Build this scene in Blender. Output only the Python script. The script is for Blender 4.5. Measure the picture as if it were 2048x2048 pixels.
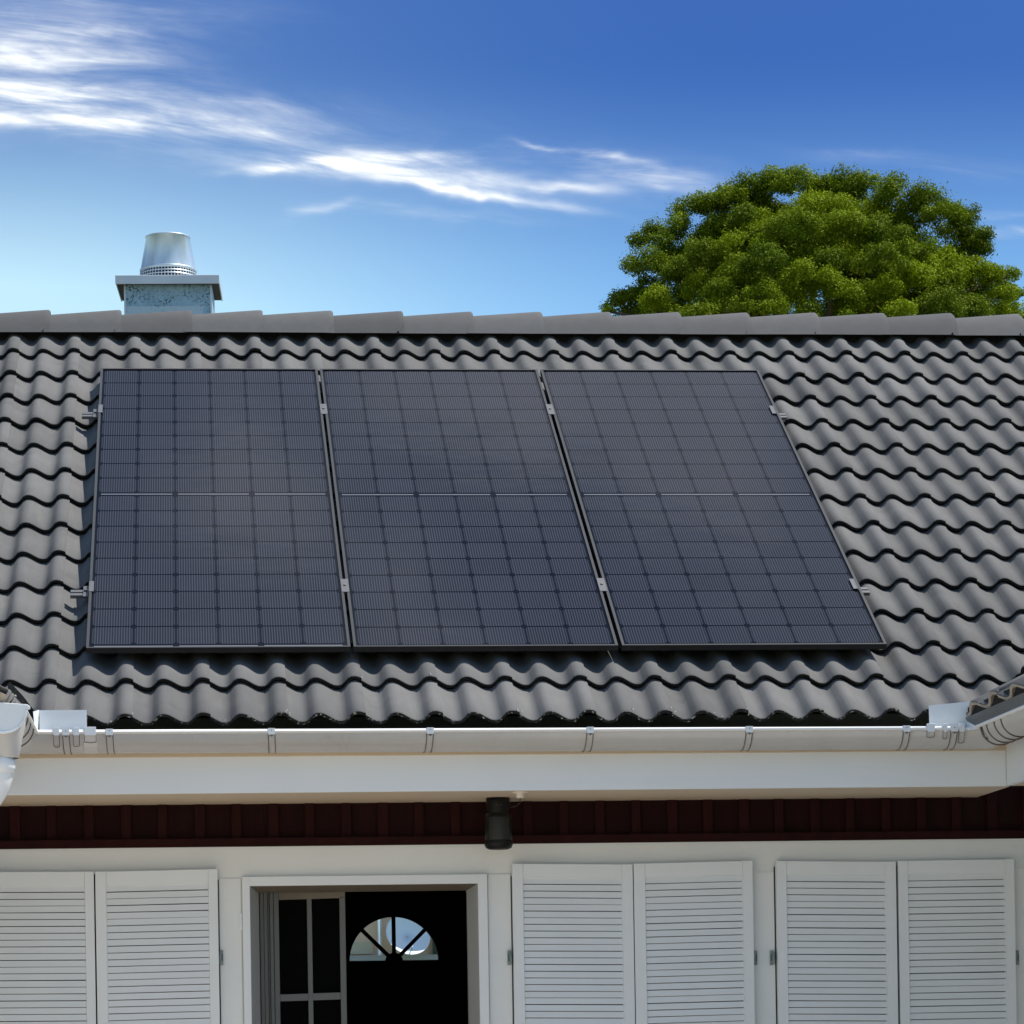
import bpy, math, random
import numpy as np
from mathutils import Matrix, Vector, Euler
random.seed(7); rng = np.random.default_rng(7)
PI = math.pi; R = math.radians
for o in list(bpy.data.objects): bpy.data.objects.remove(o)
S = bpy.context.scene
COL = S.collection

# ------------------------------------------------------------------ camera
PSI, RHO = 0.0931, -0.0162
cam_d = bpy.data.cameras.new("camera"); cam = bpy.data.objects.new("camera", cam_d); COL.objects.link(cam)
cam.location = (0, 0, 1.55)
cam.matrix_world = Matrix.Translation((0, 0, 1.55)) @ Matrix.Rotation(-PSI, 4, 'Z') @ Matrix.Rotation(PI/2, 4, 'X') @ Matrix.Rotation(RHO, 4, 'Z')
cam_d.sensor_width = 36; cam_d.lens = 6717.58/2048*36
cam_d.shift_x = 0.0; cam_d.shift_y = (2096.96-1024)/2048
cam_d.clip_start = 0.1; cam_d.clip_end = 3000
S.camera = cam

# ------------------------------------------------------------------ light
SUN = Vector((0.43, 0.05, 0.90)).normalized()
sd = bpy.data.lights.new("sun", 'SUN'); sd.energy = 3.2; sd.angle = R(0.53); sd.color = (1.0, 0.955, 0.89)
so = bpy.data.objects.new("sun", sd); COL.objects.link(so)
so.rotation_euler = SUN.to_track_quat('Z', 'Y').to_euler(); so.location = (4, 4, 20)
S.view_settings.view_transform = 'Standard'; S.view_settings.look = 'None'
S.view_settings.exposure = 1.05; S.view_settings.gamma = 1.0
W = bpy.data.worlds.new("World"); S.world = W; W.use_nodes = True
wn = W.node_tree; wn.nodes.clear()

class NT:
    """tiny helper for node maths"""
    def __init__(s, t): s.t = t
    def n(s, typ, **k):
        x = s.t.nodes.new(typ)
        for a, b in k.items(): setattr(x, a, b)
        return x
    def put(s, sock, v):
        if hasattr(v, 'is_linked') or isinstance(v, bpy.types.NodeSocket): s.t.links.new(v, sock)
        else: sock.default_value = v
    def m(s, op, a, b=None, c=None, clamp=False):
        x = s.n('ShaderNodeMath', operation=op); x.use_clamp = clamp
        s.put(x.inputs[0], a)
        if b is not None: s.put(x.inputs[1], b)
        if c is not None: s.put(x.inputs[2], c)
        return x.outputs[0]
    def mix(s, f, a, b, mode='MIX'):
        x = s.n('ShaderNodeMix', data_type='RGBA', blend_type=mode)
        s.put(x.inputs[0], f); s.put(x.inputs[6], a); s.put(x.inputs[7], b)
        return x.outputs[2]
    def xyz(s, v):
        x = s.n('ShaderNodeSeparateXYZ'); s.t.links.new(v, x.inputs[0]); return x.outputs
    def comb(s, a, b, c):
        x = s.n('ShaderNodeCombineXYZ')
        for i, v in enumerate((a, b, c)): s.put(x.inputs[i], v)
        return x.outputs[0]
    def noise(s, vec, scale, detail=4, rough=.55, dist=0.0, out=0):
        x = s.n('ShaderNodeTexNoise'); s.t.links.new(vec, x.inputs['Vector'])
        x.inputs['Scale'].default_value = scale; x.inputs['Detail'].default_value = detail
        x.inputs['Roughness'].default_value = rough; x.inputs['Distortion'].default_value = dist
        return x.outputs[out]
    def rng(s, v, a, b, c=0.0, d=1.0, smooth=True):
        x = s.n('ShaderNodeMapRange'); x.interpolation_type = 'SMOOTHSTEP' if smooth else 'LINEAR'
        s.put(x.inputs[0], v); x.inputs[1].default_value = a; x.inputs[2].default_value = b
        x.inputs[3].default_value = c; x.inputs[4].default_value = d
        return x.outputs[0]

def build_world():
    N = NT(wn)
    out = N.n('ShaderNodeOutputWorld'); bg = N.n('ShaderNodeBackground'); bg.inputs[1].default_value = 0.12
    wn.links.new(bg.outputs[0], out.inputs[0])
    g = N.n('ShaderNodeTexCoord').outputs['Generated']
    X, Y, Z = N.xyz(g)
    sky = N.n('ShaderNodeTexSky'); sky.sky_type = 'NISHITA'; sky.sun_disc = False
    sky.sun_elevation = math.asin(SUN.z); sky.sun_rotation = math.atan2(SUN.x, SUN.y)
    sky.altitude = 200; sky.air_density = 1.0; sky.dust_density = 0.3; sky.ozone_density = 2.5
    zz = N.m('ADD', N.m('MULTIPLY', Z, 2.6), -0.06)
    nv = N.n('ShaderNodeVectorMath', operation='NORMALIZE'); wn.links.new(N.comb(X, Y, zz), nv.inputs[0])
    wn.links.new(nv.outputs[0], sky.inputs[0])
    col = sky.outputs[0]
    _fr = N.m('MULTIPLY', N.rng(Y, .3, .7), N.rng(Z, .36, .55, 1, 0)); col = N.mix(1.0, col, N.mix(_fr, (.99, 1.0, .87, 1), (.37, .45, .60, 1)), 'MULTIPLY')
    hs = N.n('ShaderNodeHueSaturation'); hs.inputs['Saturation'].default_value = SKY_SAT; hs.inputs['Value'].default_value = SKY_VAL
    hs.inputs['Hue'].default_value = SKY_HUE
    wn.links.new(col, hs.inputs['Color']); col = hs.outputs[0]
    # direction coordinates measured round the compass from north (the house's ridge runs east-west)
    c, s = math.cos(PSI), math.sin(PSI)
    xr = N.m('SUBTRACT', N.m('MULTIPLY', X, c), N.m('MULTIPLY', Y, s))
    yr = N.m('ADD', N.m('MULTIPLY', X, s), N.m('MULTIPLY', Y, c))
    hz = N.m('MAXIMUM', yr, 0.02)
    u = N.m('DIVIDE', xr, hz); v = N.m('DIVIDE', Z, hz)      # tangent of azimuth / elevation
    front = N.rng(yr, 0.3, 0.6)
    uv = N.comb(N.m('MULTIPLY', u, 6.7), N.m('MULTIPLY', v, 6.7), 0.0)
    # noise fields (u,v in "thousands")
    wvec = N.comb(N.m('MULTIPLY', u, 6.7*1.6), N.m('MULTIPLY', N.m('ADD', v, N.m('MULTIPLY', u, 0.12)), 6.7*9.0), 0.0)
    n1 = N.noise(wvec, 1.0, 7, .62, 0.9)
    wvec2 = N.comb(N.m('MULTIPLY', u, 6.7*5), N.m('MULTIPLY', N.m('ADD', v, N.m('MULTIPLY', u, 0.16)), 6.7*30.0), 3.1)
    n2 = N.noise(wvec2, 1.0, 5, .6, 1.2)
    wl = N.noise(uv, 2.2, 4, .6, 0.3, out=1)
    wx, wy, wz = N.xyz(wl)
    uw = N.m('ADD', u, N.m('MULTIPLY', N.m('SUBTRACT', wx, .5), .045))
    vw = N.m('ADD', v, N.m('MULTIPLY', N.m('SUBTRACT', wy, .5), .018))
    tot = None; F = 6717.58
    # cirrus strokes: centre, half sizes (1/F radians), tilt, strength
    for (px, py, rx, ry, tl, st) in CLOUDS:
        cu, cv = (px-1024)/F, (2097-py)/F
        du = N.m('SUBTRACT', uw, cu); dv = N.m('SUBTRACT', vw, cv)
        dv = N.m('ADD', dv, N.m('MULTIPLY', du, tl))
        q = N.m('ADD', N.m('POWER', N.m('ABSOLUTE', N.m('DIVIDE', du, rx/F)), 2.0), N.m('POWER', N.m('ABSOLUTE', N.m('DIVIDE', dv, ry/F)), 2.0))
        e = N.m('MULTIPLY', N.m('EXPONENT', N.m('MULTIPLY', q, -1.0)), st)
        tot = e if tot is None else N.m('ADD', tot, e)
    tex = N.m('MULTIPLY', N.rng(n1, .25, .75), N.rng(n2, .15, .8, .55, 1.15))
    cl = N.m('MULTIPLY', tot, N.m('ADD', N.m('MULTIPLY', N.m('POWER', tex, 1.35), 1.75), .04))
    cl = N.m('MULTIPLY', N.m('MINIMUM', cl, .95), front)
    # thin high veil everywhere else so that reflections are not empty
    nb = N.noise(g, 2.2, 6, .6, .6)
    veil = N.m('MULTIPLY', N.rng(nb, .45, .8), N.m('SUBTRACT', .25, N.m('MULTIPLY', front, .25)))
    # added cloud patches overhead, out of view, to give the panels sheen
    pm = N.n('ShaderNodeMapping'); wn.links.new(g, pm.inputs[0]); pm.inputs['Scale'].default_value = (13, 13, 28)
    pn_ = N.noise(pm.outputs[0], 1.0, 3, .5, .4)
    hi = N.m('MULTIPLY', N.rng(Z, .60, .72), N.rng(Z, .90, .96, 1, 0))
    veil = N.m('MAXIMUM', N.m('MULTIPLY', veil, N.rng(Z, .45, .7, 1, .2)), N.m('MULTIPLY', N.m('MULTIPLY', N.rng(pn_, .47, .68), hi), N.m('MULTIPLY', N.rng(Y, .2, .4), .85)))
    # paler air low down and towards the left
    hzm = N.m('ADD', N.m('MULTIPLY', N.rng(v, .18, .298, 1, 0), HZ_LOW), 0.0)
    lf = N.m('MULTIPLY', N.rng(u, -.17, .08, 1, 0), N.rng(v, .20, .33, 1, .30))
    hzm = N.m('ADD', hzm, N.m('MULTIPLY', lf, HZ_LEFT))
    hzm = N.m('MULTIPLY', N.m('MINIMUM', hzm, .93), front)
    col = N.mix(hzm, col, N.mix(lf, HZ_COL, (2.6, 3.8, 4.3, 1)))
    col = N.mix(veil, col, N.mix(N.m('MULTIPLY', hi, N.rng(Y, .2, .4)), (4.0, 4.3, 4.6, 1), (6.2, 6.5, 7.2, 1)))
    col = N.mix(cl, col, (4.2, 4.4, 4.55, 1))
    wn.links.new(col, bg.inputs[0])
SKY_SAT, SKY_VAL, SKY_HUE = 1.12, 0.85, 0.505
HZ_LOW, HZ_LEFT, HZ_COL = .92, .42, (1.24, 2.65, 4.3, 1)
CLOUDS = [(60, 100, 200, 22, .05, .75), (190, 50, 110, 12, .0, .5), (100, 165, 230, 22, .02, .95), (60, 150, 260, 75, 0, .40), (40, 30, 300, 60, 0, .42), (420, 230, 330, 60, .12, .25), (880, 350, 330, 45, .12, .08), (1250, 360, 220, 50, .12, .08),
          (330, 225, 260, 22, .07, .80), (60, 215, 150, 14, .05, .6), (520, 190, 160, 16, .12, .22), (760, 318, 190, 17, .05, .95), (830, 345, 230, 15, .16, .62), (980, 392, 160, 9, .20, .8),
          (620, 320, 120, 8, -.03, .5), (1125, 309, 60, 6, .16, .95), (1190, 322, 80, 7, .22, .6), (1260, 345, 130, 15, .2, .32), (1310, 378, 110, 14, .1, .38), (1180, 395, 80, 9, .1, .35),
          (670, 405, 50, 9, -.2, .35), (900, 425, 190, 14, .12, .16), (2010, 462, 90, 12, .02, .75), (1990, 425, 90, 9, .0, .4), (1860, 330, 200, 18, .1, .10), (560, 262, 300, 16, .15, .16)]
build_world()

# ------------------------------------------------------------------ mesh helpers
class MB:
    def __init__(s): s.v = []; s.f = []; s.mi = []; s.sm = []
    def add(s, vs, fs, m=0, smooth=False):
        b = len(s.v); s.v.extend([tuple(map(float, p)) for p in vs])
        for f in fs: s.f.append(tuple(b+i for i in f)); s.mi.append(m); s.sm.append(smooth)
        return s
    def box(s, x0, x1, y0, y1, z0, z1, m=0, shear=0.0, xs=0.0):
        P = [(x, y, z + shear*(x-xs)) for x in (x0, x1) for y in (y0, y1) for z in (z0, z1)]
        return s.add(P, [(0,1,3,2),(4,6,7,5),(0,4,5,1),(2,3,7,6),(0,2,6,4),(1,5,7,3)], m)
    def hexa(s, P, m=0):   # P: 8 points, bottom loop 0-3, top loop 4-7
        return s.add(P, [(3,2,1,0),(4,5,6,7),(0,1,5,4),(1,2,6,5),(2,3,7,6),(3,0,4,7)], m)
    def lathe(s, c, prof, n=32, m=0, a0=0, a1=2*PI, smooth=True):
        closed = abs(a1-a0-2*PI) < 1e-6; k = n if closed else n+1
        vs = []
        for (r, z) in prof:
            for i in range(k):
                a = a0+(a1-a0)*i/n
                vs.append((c[0]+r*math.cos(a), c[1]+r*math.sin(a), c[2]+z))
        fs = []
        for j in range(len(prof)-1):
            for i in range(n):
                i2 = (i+1) % k if closed else i+1
                fs.append((j*k+i, j*k+i2, (j+1)*k+i2, (j+1)*k+i))
        return s.add(vs, fs, m, smooth)
    def tube(s, pts, r, n=8, m=0, cap=True, rs=None):
        pts = [Vector(p) for p in pts]; vs = []; fs = []
        up = None
        for i, p in enumerate(pts):
            a = pts[max(i-1, 0)]; b = pts[min(i+1, len(pts)-1)]; t = (b-a).normalized()
            if up is None: up = t.orthogonal().normalized()
            up = (up - t*up.dot(t)).normalized(); w = t.cross(up)
            rr = rs[i] if rs else r
            for k in range(n):
                an = 2*PI*k/n; vs.append(p + (up*math.cos(an)+w*math.sin(an))*rr)
        for i in range(len(pts)-1):
            for k in range(n):
                k2 = (k+1) % n; fs.append((i*n+k, i*n+k2, (i+1)*n+k2, (i+1)*n+k))
        if cap: fs.append(tuple(range(n))[::-1]); fs.append(tuple((len(pts)-1)*n+k for k in range(n)))
        return s.add(vs, fs, m, True)
    def sweep(s, prof, pts, frame, m=0, smooth=True, closed=False):
        """prof: list of (a,b); pts: positions; frame: list of (A,B) vectors per pt"""
        vs = []; k = len(prof)
        for p, (A, B) in zip(pts, frame):
            for a, b in prof: vs.append(Vector(p)+Vector(A)*a+Vector(B)*b)
        fs = []
        for i in range(len(pts)-1):
            for j in range(k if closed else k-1):
                j2 = (j+1) % k; fs.append((i*k+j, i*k+j2, (i+1)*k+j2, (i+1)*k+j))
        return s.add(vs, fs, m, smooth)
    def prism(s, poly, d, m=0):  # poly: 3d pts planar, d: extrude vector
        n = len(poly); d = Vector(d)
        vs = [Vector(p) for p in poly]+[Vector(p)+d for p in poly]
        return s.add(vs, [tuple(range(n))[::-1], tuple(range(n, 2*n))]+[(i, (i+1) % n, n+(i+1) % n, n+i) for i in range(n)], m)
    def build(s, name, mats, parent=None, bevel=0, solid=0, seg=2):
        me = bpy.data.meshes.new(name); me.from_pydata(s.v, [], s.f)
        for mt in (mats if isinstance(mats, (list, tuple)) else [mats]): me.materials.append(mt)
        me.polygons.foreach_set('material_index', s.mi); me.polygons.foreach_set('use_smooth', s.sm); me.update()
        o = bpy.data.objects.new(name, me); COL.objects.link(o)
        if parent is not None:
            o.parent = parent; bpy.context.view_layer.update(); o.matrix_parent_inverse = parent.matrix_world.inverted()
        if solid:
            md = o.modifiers.new('solid', 'SOLIDIFY'); md.thickness = solid; md.offset = 0
        if bevel:
            md = o.modifiers.new('bevel', 'BEVEL'); md.width = bevel; md.segments = seg; md.limit_method = 'ANGLE'; md.angle_limit = R(40)
        return o

def tag(o, label=None, cat=None, group=None, kind=None):
    if label: o['label'] = label
    if cat: o['category'] = cat
    if group: o['group'] = group
    if kind: o['kind'] = kind
    return o
def empty(name, loc=(0, 0, 0), rot=(0, 0, 0)):
    o = bpy.data.objects.new(name, None); COL.objects.link(o); o.location = loc; o.rotation_euler = rot
    o.empty_display_size = .3
    bpy.context.view_layer.update(); return o

# ------------------------------------------------------------------ materials
def mat(name, col, rough=.6, metal=0.0, spec=.5, var=0.0, vscale=6.0, bump=0.0, bscale=60.0, dirt=None, dscale=3.0, dlo=.55, dhi=.75, stretch=(1, 1, 1), extra=None):
    m = bpy.data.materials.new(name); m.use_nodes = True; t = m.node_tree; N = NT(t)
    b = t.nodes['Principled BSDF']
    tc = N.n('ShaderNodeTexCoord').outputs['Object']
    mp = N.n('ShaderNodeMapping'); t.links.new(tc, mp.inputs[0]); mp.inputs['Scale'].default_value = stretch
    vec = mp.outputs[0]
    c = (*col, 1)
    cur = None
    if var > 0:
        n = N.noise(vec, vscale, 5, .6)
        f = N.rng(n, .3, .7, 1-var, 1+var, False)
        cur = N.mix(1.0, c, N.comb(f, f, f), 'MULTIPLY')
    if dirt is not None:
        n = N.noise(vec, dscale, 8, .7, .2)
        cur = N.mix(N.rng(n, dlo, dhi), cur if cur is not None else c, (*dirt, 1))
    if extra: cur = extra(N, vec, cur if cur is not None else c)
    if cur is None: b.inputs['Base Color'].default_value = c
    else: t.links.new(cur, b.inputs['Base Color'])
    b.inputs['Roughness'].default_value = rough; b.inputs['Metallic'].default_value = metal
    b.inputs['Specular IOR Level'].default_value = spec
    if bump > 0:
        n = N.noise(vec, bscale, 4, .6); bp = N.n('ShaderNodeBump'); bp.inputs['Strength'].default_value = bump; bp.inputs['Distance'].default_value = .004
        t.links.new(n, bp.inputs['Height']); t.links.new(bp.outputs[0], b.inputs['Normal'])
    return m

def tile_extra(N, vec, c):
    at = N.n('ShaderNodeAttribute'); at.attribute_name = 'tv'
    f = N.rng(at.outputs['Fac'], 0, 1, .86, 1.13, False)
    c = N.mix(1.0, c, N.comb(f, f, f), 'MULTIPLY')
    tc = N.n('ShaderNodeTexCoord').outputs['Object']
    sp = N.rng(N.noise(tc, 55, 3, .5), .74, .78)
    sp = N.m('MULTIPLY', sp, N.rng(N.noise(tc, 1.7, 3, .5), .45, .65, .0, .8))
    c = N.mix(sp, c, (.30, .29, .26, 1))
    st = N.n('ShaderNodeMapping'); N.t.links.new(tc, st.inputs[0]); st.inputs['Scale'].default_value = (9, 1.2, 1.2)
    sn = N.noise(st.outputs[0], 1.6, 6, .65)
    c = N.mix(N.m('MULTIPLY', N.rng(sn, .52, .72), .35), c, (.165, .16, .145, 1))
    c = N.mix(N.m('MULTIPLY', N.rng(N.noise(tc, 4.5, 5, .6), .58, .70), .30), c, (.07, .07, .068, 1))
    dk = N.rng(N.noise(tc, 1.3, 5, .6), .3, .7, .92, 1.07, False)
    return N.mix(1.0, c, N.comb(dk, dk, dk), 'MULTIPLY')
M_tile = mat('concrete_tile', (.119, .1175, .1155), .85, var=.05, vscale=30, bump=.25, bscale=220, stretch=(1, .35, .35), extra=tile_extra, spec=.12)
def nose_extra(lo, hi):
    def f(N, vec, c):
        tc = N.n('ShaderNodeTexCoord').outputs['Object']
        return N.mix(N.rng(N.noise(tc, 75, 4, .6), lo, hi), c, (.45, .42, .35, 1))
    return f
M_nose = mat('tile_nose_shade', (.020, .019, .0175), .9, var=.5, vscale=90, bump=.8, bscale=160, extra=nose_extra(.70, .82), spec=.1)  # near-black base: shade on the nose faces put into their colour
M_nose2 = mat('tile_nose_shade_lichen', (.02, .019, .017), .9, var=.5, vscale=90, bump=.9, bscale=120, extra=nose_extra(.56, .68), spec=.1)  # same painted shade at the eave, with more pale lichen specks
M_nose3 = mat('tile_cut_edge', (.42, .37, .31), .9, var=.3, vscale=60, bump=.8, bscale=90)
M_lap = mat('tile_lap_edge', (.15, .145, .135), .8, var=.5, vscale=40)
def cap_extra(N, vec, c):
    tc = N.n('ShaderNodeTexCoord').outputs['Object']; x, y, z = N.xyz(tc)
    w = N.n('ShaderNodeTexWhiteNoise'); w.noise_dimensions = '1D'
    N.t.links.new(N.m('FLOOR', N.m('DIVIDE', N.m('ADD', x, RIDGE_OFF), .3573)), w.inputs['W'])
    f = N.rng(w.outputs['Value'], 0, 1, .86, 1.12, False)
    return N.mix(1.0, c, N.comb(f, f, f), 'MULTIPLY')
RIDGE_OFF = .686
M_crumb = mat('lichen_crumb', (.45, .44, .40), .9)
M_ridge = mat('ridge_concrete', (.098, .0975, .0975), .85, var=.06, vscale=14, bump=.2, bscale=160, dirt=(.125, .12, .115), dscale=9, dlo=.62, dhi=.8, spec=.1, extra=cap_extra)
M_under = mat('felt_and_void_black', (.012, .012, .012), .9)
M_wall = mat('wall_render', (.80, .80, .76), .75, var=.025, vscale=3, bump=.12, bscale=90, dirt=(.5, .46, .4), dscale=11, dlo=.70, dhi=.82)
M_fascia = mat('fascia_paint', (.80, .82, .82), .5, var=.02, vscale=4, bump=.05, bscale=40, dirt=(.45, .42, .38), dscale=8, dlo=.70, dhi=.80, stretch=(.6, 1, 1))
M_soffit = mat('soffit_and_gutter_shade', (.62, .50, .36), .6, var=.03, vscale=3)
M_brown = mat('stained_board', (.015, .0026, .0022), .7, spec=.12, var=.25, vscale=5, bump=.3, bscale=50, stretch=(3, 3, .3))
M_brown2 = mat('stained_batten', (.021, .0036, .003), .7, spec=.12, var=.2, vscale=5, stretch=(3, 3, .3))
M_shut = mat('shutter_paint', (.80, .81, .79), .5, var=.02, vscale=5, bump=.05, bscale=30, dirt=(.5, .5, .47), dscale=14, dlo=.72, dhi=.8)
M_gutter = mat('gutter_zinc', (.53, .52, .50), .26, metal=.0, var=.04, vscale=4, dirt=(.40, .35, .29), dscale=5, dlo=.60, dhi=.85, stretch=(1.6, 1, .35), spec=.6)
M_gutter_in = mat('gutter_inner', (.30, .33, .36), .5, var=.15, vscale=8)
M_plate = mat('white_sheet_metal', (.80, .83, .84), .35, var=.02)
M_clip = mat('tarnished_clip', (.16, .12, .09), .6, metal=.2, var=.3, vscale=40)
M_galv = mat('galvanised_steel', (.60, .68, .72), .38, metal=.65, var=.22, vscale=9, stretch=(1.6, 1.6, .12))
M_grille = mat('punched_steel', (.55, .60, .63), .4, metal=.6, var=.05)
M_black = mat('black_plastic', (.012, .012, .011), .5)
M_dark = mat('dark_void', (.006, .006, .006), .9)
M_hinge = mat('steel_hinge', (.25, .29, .28), .45, metal=.6, var=.3, vscale=60)
M_frame = mat('anodised_frame', (.034, .034, .032), .5, metal=.0, spec=.3, var=.06, vscale=3)
M_fside = mat('black_anodised', (.012, .012, .013), .45, metal=.3)
M_alu = mat('rail_aluminium', (.11, .11, .112), .5, metal=.3, var=.05)
M_smoke = mat('smoked_diffuser', (.020, .020, .016), .35, spec=.3)
M_lamp = mat('black_lamp_metal', (.005, .005, .0045), .45, spec=.25)
def slab_extra(N, vec, c):
    tc = N.n('ShaderNodeTexCoord').outputs['Object']; x, y, z = N.xyz(tc)
    c = N.mix(N.rng(N.noise(tc, 9, 6, .65), .35, .7), c, (.27, .43, .52, 1))
    box = N.m('MULTIPLY', N.rng(N.m('ADD', z, N.m('MULTIPLY', N.noise(tc, 30, 2), .006)), 5.462, 5.468, 1, 0), N.rng(x, .085, .09, 1, 0))
    c = N.mix(box, c, (.52, .64, .68, 1))
    sp = N.rng(N.noise(tc, 85, 4, .7), .53, .60)
    sp = N.m('MULTIPLY', sp, N.rng(N.noise(tc, 7, 3, .5), .32, .56))
    sp = N.m('MULTIPLY', sp, N.m('SUBTRACT', 1.0, N.m('MULTIPLY', box, .75)))
    return N.mix(sp, c, (.03, .06, .075, 1))
M_shaft = mat('chimney_fibre_cement', (.38, .56, .66), .6, extra=slab_extra)
M_cap = mat('chimney_cap_metal', (.60, .64, .66), .45, metal=.35, var=.05)
M_capu = mat('cap_underside', (.05, .047, .045), .7, var=.3, vscale=20)

def panel_mat(W_, H_, fr, seedv, bottom_line):
    m = bpy.data.materials.new('monocrystalline_cells'); m.use_nodes = True; t = m.node_tree; N = NT(t)
    b = t.nodes['Principled BSDF']
    tc = N.n('ShaderNodeTexCoord').outputs['Object']; x, y, z = N.xyz(tc)
    mg = fr+.006; gap = .036; bt = .030 if bottom_line else .012
    pw = (W_-2*mg)/6; ph = (H_-mg-bt-fr-gap)/18
    y0 = fr+bt; mid = y0+9*ph+gap/2
    u = N.m('DIVIDE', N.m('SUBTRACT', x, mg), pw)
    yy = N.m('SUBTRACT', N.m('SUBTRACT', y, y0), N.m('MULTIPLY', N.m('GREATER_THAN', y, mid), gap))
    v = N.m('DIVIDE', yy, ph)
    fu = N.m('FRACT', u); fv = N.m('FRACT', v)
    eu = N.m('MULTIPLY', N.m('SUBTRACT', .5, N.m('ABSOLUTE', N.m('SUBTRACT', fu, .5))), pw)   # metres to the cell edge
    ev = N.m('MULTIPLY', N.m('SUBTRACT', .5, N.m('ABSOLUTE', N.m('SUBTRACT', fv, .5))), ph)
    inside = N.m('MULTIPLY', N.m('GREATER_THAN', eu, .0024), N.m('GREATER_THAN', ev, .0075))
    inside = N.m('MULTIPLY', inside, N.m('GREATER_THAN', N.m('ADD', eu, N.m('MULTIPLY', ev, .6)), .0175))
    inb = N.m('MULTIPLY', N.m('MULTIPLY', N.m('GREATER_THAN', u, 0.0), N.m('LESS_THAN', u, 6.0)), N.m('MULTIPLY', N.m('GREATER_THAN', v, 0.0), N.m('LESS_THAN', v, 18.0)))
    dm = N.m('ABSOLUTE', N.m('SUBTRACT', y, mid))
    inb = N.m('MULTIPLY', inb, N.m('GREATER_THAN', dm, gap/2))
    inside = N.m('MULTIPLY', inside, inb)
    # wires: 16 per cell
    NW = 16
    w = N.m('ABSOLUTE', N.m('SUBTRACT', N.m('FRACT', N.m('MULTIPLY', fu, NW)), .5))
    wire = N.rng(w, .10, .26, 1, 0)
    wire = N.m('MULTIPLY', wire, N.m('GREATER_THAN', eu, .0055))
    dot = N.rng(ev, .005, .013, 1, 0)
    wire = N.m('MULTIPLY', wire, N.m('ADD', .40, N.m('MULTIPLY', dot, .6)))
    # cell-to-cell shade
    cid = N.comb(N.m('FLOOR', u), N.m('FLOOR', v), seedv)
    wnz = N.n('ShaderNodeTexWhiteNoise'); wnz.noise_dimensions = '3D'; t.links.new(cid, wnz.inputs[0])
    lum = N.rng(wnz.outputs['Value'], 0, 1, .86, 1.16, False)
    cn = N.noise(tc, 130, 2, .5)
    lum = N.m('MULTIPLY', lum, N.rng(cn, .3, .7, .92, 1.08, False))
    cell = N.mix(1.0, (.0125, .0135, .0200, 1), N.comb(lum, lum, lum), 'MULTIPLY')
    c = N.mix(wire, cell, (.092, .098, .120, 1))
    c = N.mix(inside, (.0025, .003, .006, 1), c)
    # mid bus ribbons, two cells long
    seg = N.m('ABSOLUTE', N.m('SUBTRACT', N.m('FRACT', N.m('MULTIPLY', u, .5)), .5))
    rib = N.m('MULTIPLY', N.m('LESS_THAN', seg, .462), N.m('LESS_THAN', dm, .0050))
    rib = N.m('MULTIPLY', rib, N.m('MULTIPLY', N.m('GREATER_THAN', u, 0.0), N.m('LESS_THAN', u, 6.0)))
    if bottom_line:
        db = N.m('ABSOLUTE', N.m('SUBTRACT', y, fr+.014))
        rib = N.m('ADD', rib, N.m('MULTIPLY', N.m('LESS_THAN', seg, .462), N.m('LESS_THAN', db, .005)))
    c = N.mix(N.m('MINIMUM', rib, 1.0), c, (.14, .145, .17, 1))
    t.links.new(c, b.inputs['Base Color'])
    b.inputs['Roughness'].default_value = .34; b.inputs['Specular IOR Level'].default_value = .0
    b.inputs['Coat Weight'].default_value = .32; b.inputs['Coat Roughness'].default_value = .08; b.inputs['Coat IOR'].default_value = 1.33
    bn = N.n('ShaderNodeBump'); bn.inputs['Strength'].default_value = .06; bn.inputs['Distance'].default_value = .02
    t.links.new(N.noise(tc, 2.5, 3, .5), bn.inputs['Height']); t.links.new(bn.outputs[0], b.inputs['Coat Normal'])
    return m

def glass_mat():
    m = bpy.data.materials.new('window_glass'); m.use_nodes = True; t = m.node_tree; b = t.nodes['Principled BSDF']
    b.inputs['Base Color'].default_value = (.9, .95, .95, 1); b.inputs['Transmission Weight'].default_value = 1
    b.inputs['Roughness'].default_value = .02; b.inputs['IOR'].default_value = 1.02
    return m
M_glass = glass_mat()
def grass_ground():
    def ex(N, vec, c):
        tc = N.n('ShaderNodeTexCoord').outputs['Object']
        c = N.mix(N.rng(N.noise(tc, .6, 8, .6), .4, .65), c, (.13, .10, .055, 1))
        return N.mix(N.rng(N.noise(tc, 25, 4, .6), .4, .7), c, (.04, .075, .02, 1))
    return mat('grass_and_soil', (.075, .12, .035), .9, extra=ex, bump=.5, bscale=20)
def paving():
    def ex(N, vec, c):
        br = N.n('ShaderNodeTexBrick'); t = N.t
        tc = N.n('ShaderNodeTexCoord').outputs['Object']; t.links.new(tc, br.inputs['Vector'])
        br.inputs['Color1'].default_value = (.56, .49, .40, 1); br.inputs['Color2'].default_value = (.52, .45, .37, 1)
        br.inputs['Mortar'].default_value = (.15, .13, .11, 1); br.inputs['Scale'].default_value = 2.0
        br.inputs['Mortar Size'].default_value = .012
        return N.mix(.12, br.outputs[0], c)
    return mat('terrace_slabs', (.4, .33, .26), .8, extra=ex, bump=.2, bscale=30)

# ------------------------------------------------------------------ ground
g = MB(); g.add([(-400, -300, 0), (400, -300, 0), (400, 700, 0), (-400, 700, 0)], [(0, 1, 2, 3)])
tag(g.build('ground', grass_ground()), kind='structure')
g = MB(); g.add([(-9, -7, .02), (11, -7, .02), (11, 13.65, .02), (-9, 13.65, .02)], [(0, 1, 2, 3)])
tag(g.build('path', paving()), kind='structure')

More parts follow.
